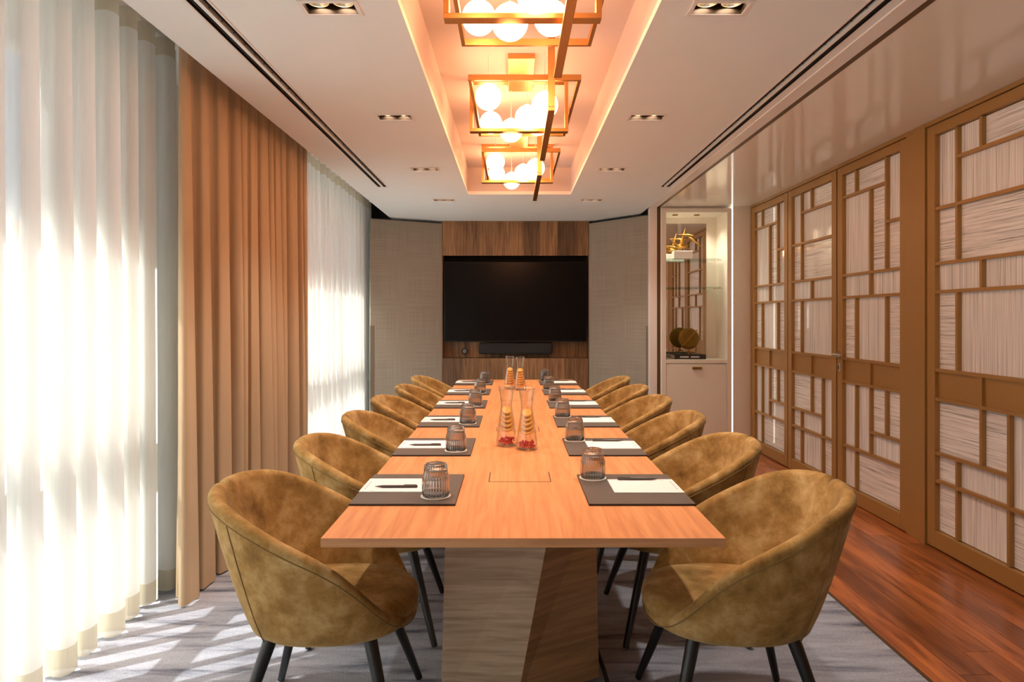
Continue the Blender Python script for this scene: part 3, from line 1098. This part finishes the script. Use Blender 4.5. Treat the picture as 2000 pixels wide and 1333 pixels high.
# ================================================================== table
TX0, TX1, TY0, TY1, TZ = -0.532, 0.588, 1.84, 6.55, 0.74
TCX = (TX0 + TX1) / 2
tb = thing('conference_table', 'long oak conference table with faceted pedestals', 'table', (TCX, TY0, 0))
hw = (TX1 - TX0) / 2
ln = TY1 - TY0
TT = 0.026
mb = MB().box(-hw, hw, 0, ln, TZ - TT, TZ)
tt = mb.build('tabletop', [M['table'], M['table_edge']], tb, bevel=0.0012)
for p in tt.data.polygons:
    if abs(p.normal.y) > 0.9:
        p.material_index = 1
for (ya, yb) in ((2.475, 2.625), (3.575, 3.725), (4.9, 5.05)):
    fx0, fx1 = -0.088 - TCX, 0.139 - TCX
    fl_ = MB().box(fx0, fx1, ya - TY0, yb - TY0, TZ - 0.001, TZ + 0.0006).build('cable_flap', M['table'], tb)
    MB().box(fx0 - 0.003, fx1 + 0.003, ya - TY0 - 0.003, ya - TY0, TZ - 0.001, TZ + 0.0004).box(fx0 - 0.003, fx0, ya - TY0, yb - TY0, TZ - 0.001, TZ + 0.0004).box(fx1, fx1 + 0.003, ya - TY0, yb - TY0, TZ - 0.001, TZ + 0.0004).build('seam', M['dark'], fl_)


def pedestal(y, flip=1):
    """Faceted oak block: a pale front facet and a slanted side facet."""
    zt, zb = TZ - TT, 0.02
    y0 = y - TY0
    sx = lambda v: v - TCX
    f = flip
    # top and bottom outlines (front-left, front-mid, right, back-right, back-left)
    top = [(sx(-0.232), 0.0), (sx(0.143), 0.0), (sx(0.305), 0.16), (sx(0.29), 0.62), (sx(-0.232), 0.62)]
    bot = [(sx(-0.248), 0.0), (sx(0.012), -0.02), (sx(0.318), 0.16), (sx(0.30), 0.62), (sx(-0.25), 0.62)]
    vt = [(a, y0 + f * b, zt) for a, b in top]
    vb = [(a, y0 + f * b, zb) for a, b in bot]
    core = MB()
    core.add(vb + vt, [(4, 3, 2, 1, 0), (5, 6, 7, 8, 9), (0, 1, 6, 5), (1, 2, 7, 6), (2, 3, 8, 7), (3, 4, 9, 8), (4, 0, 5, 9)])
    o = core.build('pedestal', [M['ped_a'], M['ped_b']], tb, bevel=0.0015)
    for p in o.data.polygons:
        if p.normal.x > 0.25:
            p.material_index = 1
    MB().box(sx(-0.22), sx(0.27), *sorted((y0 + f * 0.03, y0 + f * 0.6)), 0.002, 0.02).build('foot_plate', M['black'], tb)
    return o


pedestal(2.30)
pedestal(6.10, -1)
cd = MB().path([(0.30, 2.72, 0.11), (0.315, 2.62, 0.09), (0.335, 2.45, 0.05), (0.35, 2.30, 0.014), (0.36, 2.15, 0.013)], 0.009, 8).build('power_cable', M['black'], tb, smooth=True, loc=(-TCX, -TY0, 0))

# ================================================================== tub chairs
def chair_r(th, z):
    """Shell radius at angle th (0 = back, pi = front) and height z."""
    f = max(0.0, min(1.0, (z - 0.36) / 0.445)) ** 0.75
    c, s = math.cos(th), math.sin(th)
    a = (0.226 + 0.148 * f) if c > 0 else (0.268 + 0.11 * f)
    b = 0.236 + 0.106 * f
    n = 2.35
    return 1.0 / ((abs(c) / a) ** n + (abs(s) / b) ** n) ** (1 / n)


HT = [(0, .815), (15, .814), (30, .806), (45, .786), (58, .752), (70, .716), (85, .674), (100, .632), (113, .578), (125, .510), (136, .450), (148, .415), (165, .402), (180, .400)]


def chair_h(th):
    d = abs(math.degrees(th))
    if d > 180:
        d = 360 - d
    for (a, ha), (b, hb) in zip(HT, HT[1:]):
        if a <= d <= b:
            t = (d - a) / (b - a)
            return ha + (hb - ha) * t
    return HT[-1][1]


def smooth_h(th):
    return sum(chair_h(th + math.radians(k)) for k in (-8, -4, 0, 4, 8)) / 5


def P3(th, r, z):
    return (-r * math.cos(th), r * math.sin(th), z)


def make_chair():
    t = thing('tub_chair', 'x', 'chair', group='velvet tub chairs around the table')
    NT = 84
    cols = []
    for j in range(NT):
        th = 2 * PI * j / NT
        h = smooth_h(th)
        zb = 0.362
        pr = [(chair_r(th, 0.36) * 0.55, zb - 0.004), (chair_r(th, 0.36) * 0.86, zb - 0.002), (chair_r(th, 0.36) * 0.965, zb + 0.006)]
        zo = h - 0.022
        for k in range(0, 9):
            z = zb + 0.022 + (zo - zb - 0.022) * k / 8
            pr.append((chair_r(th, z), z))
        ro = chair_r(th, zo)
        tk = 0.046
        for k in range(1, 8):
            a = PI * k / 8
            pr.append((ro - tk / 2 + tk / 2 * math.cos(a) + 0.004 * math.sin(a), zo + 0.024 * math.sin(a)))
        zi = min(0.43, zo - 0.002)
        for k in range(0, 8):
            z = zo + (zi - zo) * k / 7
            th_in = tk + 0.03 * (k / 7) ** 1.5
            pr.append((chair_r(th, z) - th_in, z))
        pr.append((chair_r(th, zi) - 0.12, zi - 0.012))
        cols.append([P3(th, r, z) for r, z in pr])
    nrow = len(cols[0])
    rows = [[cols[j][i] for j in range(NT)] for i in range(nrow)]
    # ring order: angles run so that normals face out
    mb = MB()
    mb.rings([list(reversed(rw)) for rw in rows], True, True)
    mb.build('shell', M['velvet'], t, smooth=True)
    # piping just under the outer rim and a seam at each back corner
    pts = []
    for j in range(NT):
        th = 2 * PI * j / NT
        z = smooth_h(th) - 0.030
        pts.append(P3(th, chair_r(th, z) + 0.0005, z))
    MB().path(pts, 0.0022, 6, closed=True).build('piping', M['piping'], t, smooth=True)
    for s in (1, -1):
        pts = []
        for k in range(13):
            f = k / 12
            th = s * math.radians(48 + 4 * (1 - f))
            z = 0.372 + (smooth_h(th) - 0.03 - 0.372) * f
            pts.append(P3(th, chair_r(th, z) + 0.0005, z))
        MB().path(pts, 0.0020, 6).build('seam', M['piping'], t, smooth=True)
    # seat cushion
    rows = []
    for (k, z) in ((0.90, 0.402), (0.985, 0.412), (1.0, 0.432), (0.985, 0.450), (0.94, 0.462), (0.80, 0.470), (0.5, 0.476), (0.15, 0.478)):
        rw = []
        for j in range(NT):
            th = 2 * PI * j / NT
            front = max(0.0, -math.cos(th))
            r = (chair_r(th, 0.43) - 0.055 * (1 - front) - 0.012 * front) * k
            rw.append(P3(th, r, z - 0.012 * front * k * k))
        rows.append(list(reversed(rw)))
    MB().rings(rows).build('seat', M['velvet'], t, smooth=True)
    for sx in (-1, 1):
        for sy in (-1, 1):
            p = Vector((sx * 0.150, sy * 0.150, 0.366))
            q = Vector((sx * 0.255, sy * 0.270, 0.0062))
            lg = MB().rod(p, q, 0.0215, 0.0125, 16)
            lg.build('leg', M['black_leg'], t, smooth=True, auto=True)
    return t


CH_Y = [2.205 + 0.77 * k for k in range(6)]
ORD = ['nearest', 'second nearest', 'third nearest', 'fourth nearest', 'second farthest', 'farthest']
CXL, CXR = -0.600, 0.715
ch0 = make_chair()
rj = random.Random(5)
for side in (0, 1):
    for k in range(6):
        lab = 'mustard velvet tub chair, %s on the %s side of the table' % (ORD[k], ('curtain', 'screen door')[side])
        x = (CXL + 0.008 * k, CXR - 0.006 * k)[side] + rj.uniform(-0.008, 0.008)
        rz = (0 if side == 0 else PI) + math.radians(rj.uniform(-3, 3))
        if side == 0 and k == 0:
            ch0.location = (x, CH_Y[k], 0.002)
            ch0.rotation_euler = (0, 0, rz)
            ch0['label'] = lab
        else:
            copy_tree(ch0, (x, CH_Y[k], 0.002), rz, lab)

# ================================================================== table settings
MAT_Y = [2.155 + 0.77 * k for k in range(6)]
SIDE = ('curtain', 'screen door')

# master pieces
mat0 = thing('desk_mat', 'x', 'desk mat', group='leather desk mats on the table')
MB().box(-0.173, 0.173, 0, 0.41, 0.0, 0.0055).build('base', M['mat_edge'], mat0, bevel=0.001)
MB().box(-0.172, 0.172, 0.001, 0.409, 0.0055, 0.0068).build('leather_top', M['mat'], mat0)
pap0 = thing('notepad', 'x', 'notepad', group='white notepads on the desk mats')
MB().box(-0.12, 0.12, 0, 0.186, 0.0, 0.0028).build('sheets', M['paper'], pap0)
mb = MB()
for i in range(5):
    mb.box(-0.108 + 0.0, -0.104, 0.03 + i * 0.024, 0.046 + i * 0.024, 0.0028, 0.0030)
mb.box(-0.085, -0.07, 0.012, 0.016, 0.0028, 0.0030)
mb.build('small_print', M['print'], pap0)
pen0 = thing('ballpoint_pen', 'x', 'pen', group='brown pens on the notepads')
mb = MB()
prof = [(0.0008, 0.0), (0.0022, 0.010), (0.0045, 0.026), (0.0048, 0.06), (0.0048, 0.146), (0.0038, 0.150)]
rings = []
for (r, xx) in prof:
    rings.append([(xx - 0.075, r * math.cos(2 * PI * j / 14), 0.0048 + r * math.sin(2 * PI * j / 14)) for j in range(14)])
mb.rings(rings)
mb.build('barrel', M['pen'], pen0, smooth=True)
MB().box(0.028, 0.072, -0.0016, 0.0016, 0.0096, 0.0112).build('clip', M['pen'], pen0)
coa0 = MB().lathe([(0.051, 0.0), (0.051, 0.0016)], 40).build('coaster', M['coaster'], None)
tag(coa0, 'x', 'coaster', 'round paper coasters')

gl0 = thing('tumbler', 'x', 'glass', group='upside-down ribbed tumblers')
NR = 30
NS = NR * 4
outer = [(0.0435, 0.0005), (0.0445, 0.003), (0.0445, 0.02), (0.0440, 0.045), (0.0435, 0.062), (0.0425, 0.068), (0.0395, 0.076), (0.0380, 0.084), (0.0375, 0.096), (0.0362, 0.104), (0.0325, 0.1085), (0.0285, 0.1095)]
rib = lambda a, z: 1 + 0.06 * abs(math.cos(a * NR / 2)) * (1 if 0.003 < z < 0.106 else 0.2)
inner = [(0.0255, 0.1075), (0.026, 0.096), (0.030, 0.0935), (0.0345, 0.090), (0.0352, 0.080), (0.0370, 0.073), (0.0405, 0.064), (0.0412, 0.045), (0.0418, 0.02), (0.0422, 0.0005)]
mb = MB()
n0 = NS
rows = []
for (r, z) in outer:
    rows.append([(r * rib(2 * PI * j / NS, z) * math.cos(2 * PI * j / NS), r * rib(2 * PI * j / NS, z) * math.sin(2 * PI * j / NS), z) for j in range(NS)])
rows.append([(0.0270 * math.cos(2 * PI * j / NS), 0.0270 * math.sin(2 * PI * j / NS), 0.106) for j in range(NS)])
rows.append([(0.004 * math.cos(2 * PI * j / NS), 0.004 * math.sin(2 * PI * j / NS), 0.1055) for j in range(NS)])
mb.rings(rows, False, True)
rows2 = [[(0.004 * math.cos(2 * PI * j / NS), 0.004 * math.sin(2 * PI * j / NS), 0.0985) for j in range(NS)]]
for (r, z) in inner[1:]:
    rows2.append([(r * math.cos(2 * PI * j / NS), r * math.sin(2 * PI * j / NS), z) for j in range(NS)])
rows2.append(rows[0])
mb.rings(rows2, True, False)
gob = mb.build('bowl', M['tumbler'], gl0, smooth=True)
# weld the two shells at the rim
import bmesh
bm = bmesh.new()
bm.from_mesh(gob.data)
bmesh.ops.remove_doubles(bm, verts=bm.verts, dist=1e-5)
bmesh.ops.recalc_face_normals(bm, faces=bm.faces)
bm.to_mesh(gob.data)
bm.free()


def put(master, first, loc, rz, label):
    if first:
        master.location = loc
        master.rotation_euler = (0, 0, rz)
        master['label'] = label
        return master
    return copy_tree(master, loc, rz, label)


for side in (0, 1):
    for k in range(6):
        fst = (side == 0 and k == 0)
        where = '%s on the %s side' % (ORD[k], SIDE[side])
        y = MAT_Y[k]
        zt = TZ + 0.0003
        mx = (-0.360, 0.419)[side]
        put(mat0, fst, (mx, y, zt), 0, 'dark brown leather desk mat, %s of the table' % where)
        zm = zt + 0.0071
        if side == 0:
            put(pap0, fst, (-0.412, y + 0.140, zm), 0, 'white notepad with small print on the leather mat %s' % where)
            put(pen0, fst, (-0.412, y + 0.192, zm + 0.003), math.radians(1), 'brown pen on the notepad %s of the table' % where)
            gx, gy = -0.262, y + 0.098
        else:
            put(pap0, fst, (0.469, y + 0.315, zm), PI, 'white notepad with small print on the leather mat %s' % where)
            put(pen0, fst, (0.461, y + 0.302, zm + 0.003), PI + math.radians(rj.uniform(-4, 4)), 'brown pen on the notepad %s of the table' % where)
            gx, gy = 0.303, y + 0.352
        gx += rj.uniform(-0.004, 0.004)
        gy += rj.uniform(-0.005, 0.005)
        put(coa0, fst, (gx, gy, zm), 0, 'round pale coaster under the tumbler %s of the table' % where)
        put(gl0, fst, (gx, gy, zm + 0.0018), rj.uniform(0, 1), 'upside-down smoky ribbed tumbler %s of the table' % where)

# ------------------------------------------------------------------ carafes
CPO = [(0.047, 0.0), (0.0505, 0.003), (0.0510, 0.010), (0.0480, 0.045), (0.0420, 0.090), (0.0350, 0.135), (0.0290, 0.170), (0.0268, 0.190), (0.0275, 0.205), (0.0310, 0.235), (0.0360, 0.265), (0.0385, 0.281)]


def prof_r(z, off):
    for (r0, z0), (r1, z1) in zip(CPO, CPO[1:]):
        if z0 <= z <= z1:
            return r0 + (r1 - r0) * (z - z0) / max(1e-6, z1 - z0) - off
    return CPO[-1][0] - off


def make_carafe(loc, label):
    t = thing('carafe', label, 'carafe', loc, group='glass carafes with fruit water')
    mb = MB()
    n = 40
    pr = list(CPO) + [(0.0378, 0.2822)]
    inn = [(r - 0.0026, z) for r, z in reversed(CPO[2:])]
    inn += [(0.0455, 0.0085), (0.02, 0.0080), (0.002, 0.0080)]
    mb.lathe(pr + inn, n, cap0=True, cap1=True)
    mb.build('glass', M['carafe'], t, smooth=True)
    wz = 0.193
    wp = [(0.003, 0.0092), (0.044, 0.0094)] + [(prof_r(z, 0.0036), z) for z in (0.02, 0.045, 0.09, 0.135, 0.17, wz)] + [(0.003, wz)]
    MB().lathe(wp, n).build('water', M['water'], t, smooth=True, auto=True)
    return t


def orange_slice(loc, tilt, r, label, group):
    t = thing('orange_slice', label, 'orange slice', loc, group=group)
    t.rotation_euler = tilt
    MB().lathe([(r * 0.92, -0.004), (r * 0.92, 0.004)], 24).build('flesh', M['orange'], t)
    MB().lathe([(r * 0.925, -0.0026), (r, -0.002), (r, 0.002), (r * 0.925, 0.0026)], 24, cap0=False, cap1=False).build('rind', M['orange_rind'], t)
    return t


spots = [((0.064, 3.085), 'clear carafe with orange slices and red berries, front right of the pair', 'near right carafe', True),
         ((-0.031, 3.175), 'clear carafe with orange slices and red berries, front left of the pair', 'near left carafe', True),
         ((0.060, 5.60), 'clear carafe filled with orange slices, right of the far pair', 'far right carafe', False),
         ((-0.026, 5.69), 'clear carafe filled with orange slices, left of the far pair', 'far left carafe', False)]
ro = random.Random(9)
for (x, y), lab, nm, berries in spots:
    make_carafe((x, y, TZ + 0.0006), lab)
    NTH = ('topmost', 'second', 'third', 'fourth', 'fifth', 'sixth', 'seventh', 'lowest')
    zz = [0.168 - 0.0185 * i for i in range(5 if berries else 7)]
    tz = ro.uniform(-0.4, 0.4)
    for i, z in enumerate(zz):
        nth = 'lowest' if i == len(zz) - 1 else NTH[i]
        orange_slice((x, y, TZ + z), (0.72, 0.0, tz), 0.96 * prof_r(z + 0.012, 0.004), '%s orange slice from the top in the %s' % (nth, nm) if nth not in ('topmost', 'lowest') else '%s orange slice in the %s' % (nth, nm), 'orange slices in the %s' % nm)
    if berries:
        mb = MB()
        for i in range(110):
            z = 0.0135 + 0.024 * ro.random() ** 1.3
            rad = prof_r(z, 0.0115) * math.sqrt(ro.random())
            a = ro.uniform(0, 2 * PI)
            mb.sphere((rad * math.cos(a), rad * math.sin(a), z), 0.0042, 8, 6)
        o = mb.build('red_berries', M['berry'], None, smooth=True, loc=(x, y, TZ + 0.0006))
        tag(o, 'small red berries at the bottom of the %s' % nm, 'berries', 'berries in the near carafes', 'stuff')

# ================================================================== chandelier
BW = 0.030
lights_c = [2.46, 3.94, 5.42]
names = ['nearest', 'middle', 'farthest']
GLB = [(-0.133, -0.37, 2.534), (-0.141, 0.29, 2.59), (-0.012, 0.10, 2.487), (0.082, -0.07, 2.515), (0.168, -0.42, 2.475), (0.155, 0.24, 2.565)]


def barbox(mb, x0, x1, y0, y1, z0, z1):
    return mb.box(x0, x1, y0, y1, z0, z1)


for q, yc in enumerate(lights_c):
    t = thing('pendant_light', '%s brass cage light with opal globes in the ceiling coffer' % names[q], 'light fixture', (0.06, yc, CZ), group='brass cage lights in the coffer')
    Z = lambda z: z - CZ
    # canopy plate on the coffer ceiling
    MB().box(-0.087, 0.058, -0.40, 0.12, Z(CZ - 0.028), -0.0005).build('canopy', M['brass'], t, bevel=0.002)
    # level ring
    z0, z1 = Z(2.568), Z(2.568 + BW)
    w, l = 0.29, 0.53
    for (xa, xb, ya, yb) in ((-w, w, -l, -l + BW * 0.6), (-w, w, l - BW * 0.6, l), (-w, -w + BW * 0.6, -l + BW * 0.6, l - BW * 0.6), (w - BW * 0.6, w, -l + BW * 0.6, l - BW * 0.6)):
        MB().box(xa, xb, ya, yb, z0, z1).build('ring_bar', M['brass'], t, bevel=0.0012)
    # upright frame across, standing from the coffer ceiling
    ox = -0.025
    zb_, zt_ = Z(2.447), Z(CZ)
    MB().box(ox - 0.29, ox + 0.29, -0.025, 0.025, zb_, zb_ + 0.02).build('frame_bar', M['brass'], t, bevel=0.0012)
    MB().box(ox - 0.29, ox + 0.29, -0.025, 0.025, zt_ - 0.02, zt_ - 0.0005).build('frame_bar', M['brass'], t, bevel=0.0012)
    for s in (-1, 1):
        xa = ox + s * 0.28
        MB().box(xa - 0.01, xa + 0.01, -0.025, 0.025, zb_ + 0.02, zt_ - 0.02).build('frame_post', M['brass'], t, bevel=0.0012)
    # long spine: post and lower bar along the table
    bx = 0.188 - 0.06
    ya, yb = -0.69, 0.35
    MB().box(bx - 0.017, bx + 0.017, ya, yb, Z(2.362), Z(2.382)).build('spine_bar', M['brass'], t, bevel=0.0012)
    MB().box(bx - 0.017, bx + 0.017, ya, ya + 0.02, Z(2.382), -0.0005).build('spine_post', M['brass'], t, bevel=0.0012)
    MB().box(bx - 0.006, bx + 0.006, -0.006, 0.006, Z(2.382), zb_).build('spine_pin', M['brass'], t)
    for (gx, gy, gz) in GLB:
        gxl = gx - 0.06
        g_o = MB().sphere((0, 0, 0), 0.070, 32, 18).build('globe', M['globe'], t, smooth=True)
        g_o.location = (gxl, gy, Z(gz))
        MB().lathe([(0.016, 0.064), (0.016, 0.074), (0.0035, 0.077), (0.0022, 0.080), (0.0022, -Z(gz) - 0.0005)], 12).build('stem', M['white'], g_o, smooth=True, auto=True)

# ================================================================== recessed twin downlights
def downlight(x, y, label):
    t = thing('downlight', label, 'ceiling light', (x, y, CEIL), group='twin downlights in the ceiling')
    mb = MB()
    for (a, b, c, d) in cells(-0.110, 0.110, -0.060, 0.060, [(-0.095, 0.095, -0.045, 0.045)]):
        mb.box(a, b, c, d, -0.004, -0.0005)
    mb.build('trim', M['trim_white'], t)
    h = MB()
    h.box(-0.095, -0.0935, -0.045, 0.045, -0.002, 0.11).box(0.0935, 0.095, -0.045, 0.045, -0.002, 0.11)
    h.box(-0.095, 0.095, -0.045, -0.0435, -0.002, 0.11).box(-0.095, 0.095, 0.0435, 0.045, -0.002, 0.11).box(-0.095, 0.095, -0.045, 0.045, 0.108, 0.11)
    h.build('housing', M['housing'], t)
    for s in (-1, 1):
        lp = MB().lathe([(0.039, 0.020), (0.041, 0.024), (0.041, 0.060), (0.025, 0.080)], 24, cap0=False).build('lamp', M['chrome'], t, smooth=True, auto=True)
        lp.location = (s * 0.046, 0, 0)
        MB().lathe([(0.031, 0.034), (0.031, 0.037)], 24).build('lens', M['lamp'], lp)
        MB().lathe([(0.038, 0.022), (0.031, 0.034)], 24, cap0=False, cap1=False).build('reflector', M['chrome'], lp, smooth=True)
    ld = bpy.data.lights.new('downlight_beam', 'SPOT')
    ld.energy = SPOT_W
    ld.color = SPOT_COL
    ld.spot_size = math.radians(105)
    ld.spot_blend = 0.9
    ld.shadow_soft_size = 0.035
    lo = bpy.data.objects.new('downlight_beam', ld)
    C.objects.link(lo)
    lo.parent = t
    lo.location = (0, 0, -0.01)
    return t


for s in (0, 1):
    for k in range(4):
        o = ('nearest', 'second', 'third', 'farthest')[k]
        downlight(DLX[s], DLY[k], 'recessed twin downlight, %s in the row on the %s side of the coffer' % (o, ('curtain', 'screen door')[s]))

# ================================================================== linear slot diffusers
for i, (xa, xb, ya, yb) in enumerate(SLOTS):
    t = thing('slot_diffuser', ('long twin-slot air diffuser in the ceiling near the curtains', 'long twin-slot air diffuser in the ceiling beside the dark track')[i], 'air vent', ((xa + xb) / 2, 0, CEIL), group='slot diffusers')
    hw_ = (xb - xa) / 2
    MB().box(-hw_, hw_, ya, yb, 0.060, 0.064).box(-hw_, -hw_ + 0.002, ya, yb, 0, 0.060).box(hw_ - 0.002, hw_, ya, yb, 0, 0.060).box(-hw_, hw_, yb - 0.002, yb, 0, 0.06).build('box', M['slot'], t)
    MB().box(-hw_ - 0.008, -hw_ + 0.002, ya, yb, -0.002, -0.0005).build('flange', M['trim_white'], t)
    MB().box(hw_ - 0.002, hw_ + 0.008, ya, yb, -0.002, -0.0005).build('flange', M['trim_white'], t)
    MB().box(-0.009, 0.009, ya, yb - 0.002, -0.002, 0.030).build('divider', M['ceiling'], t)
    for s in (-1, 1):
        MB().box(s * 0.0225 - 0.0022, s * 0.0225 + 0.0022, ya, yb - 0.002, 0.002, 0.04).build('vane', M['slot'], t)
    rows_ = int((yb - 1.9) / 0.11)
    me = MB().box(-hw_ + 0.003, hw_ - 0.003, -0.003, 0.003, 0.008, 0.05).mesh('blade', M['slot'])
    for k in range(rows_):
        o = bpy.data.objects.new('blade', me)
        C.objects.link(o)
        o.parent = t
        o.location = (0, 1.95 + k * 0.11, 0)
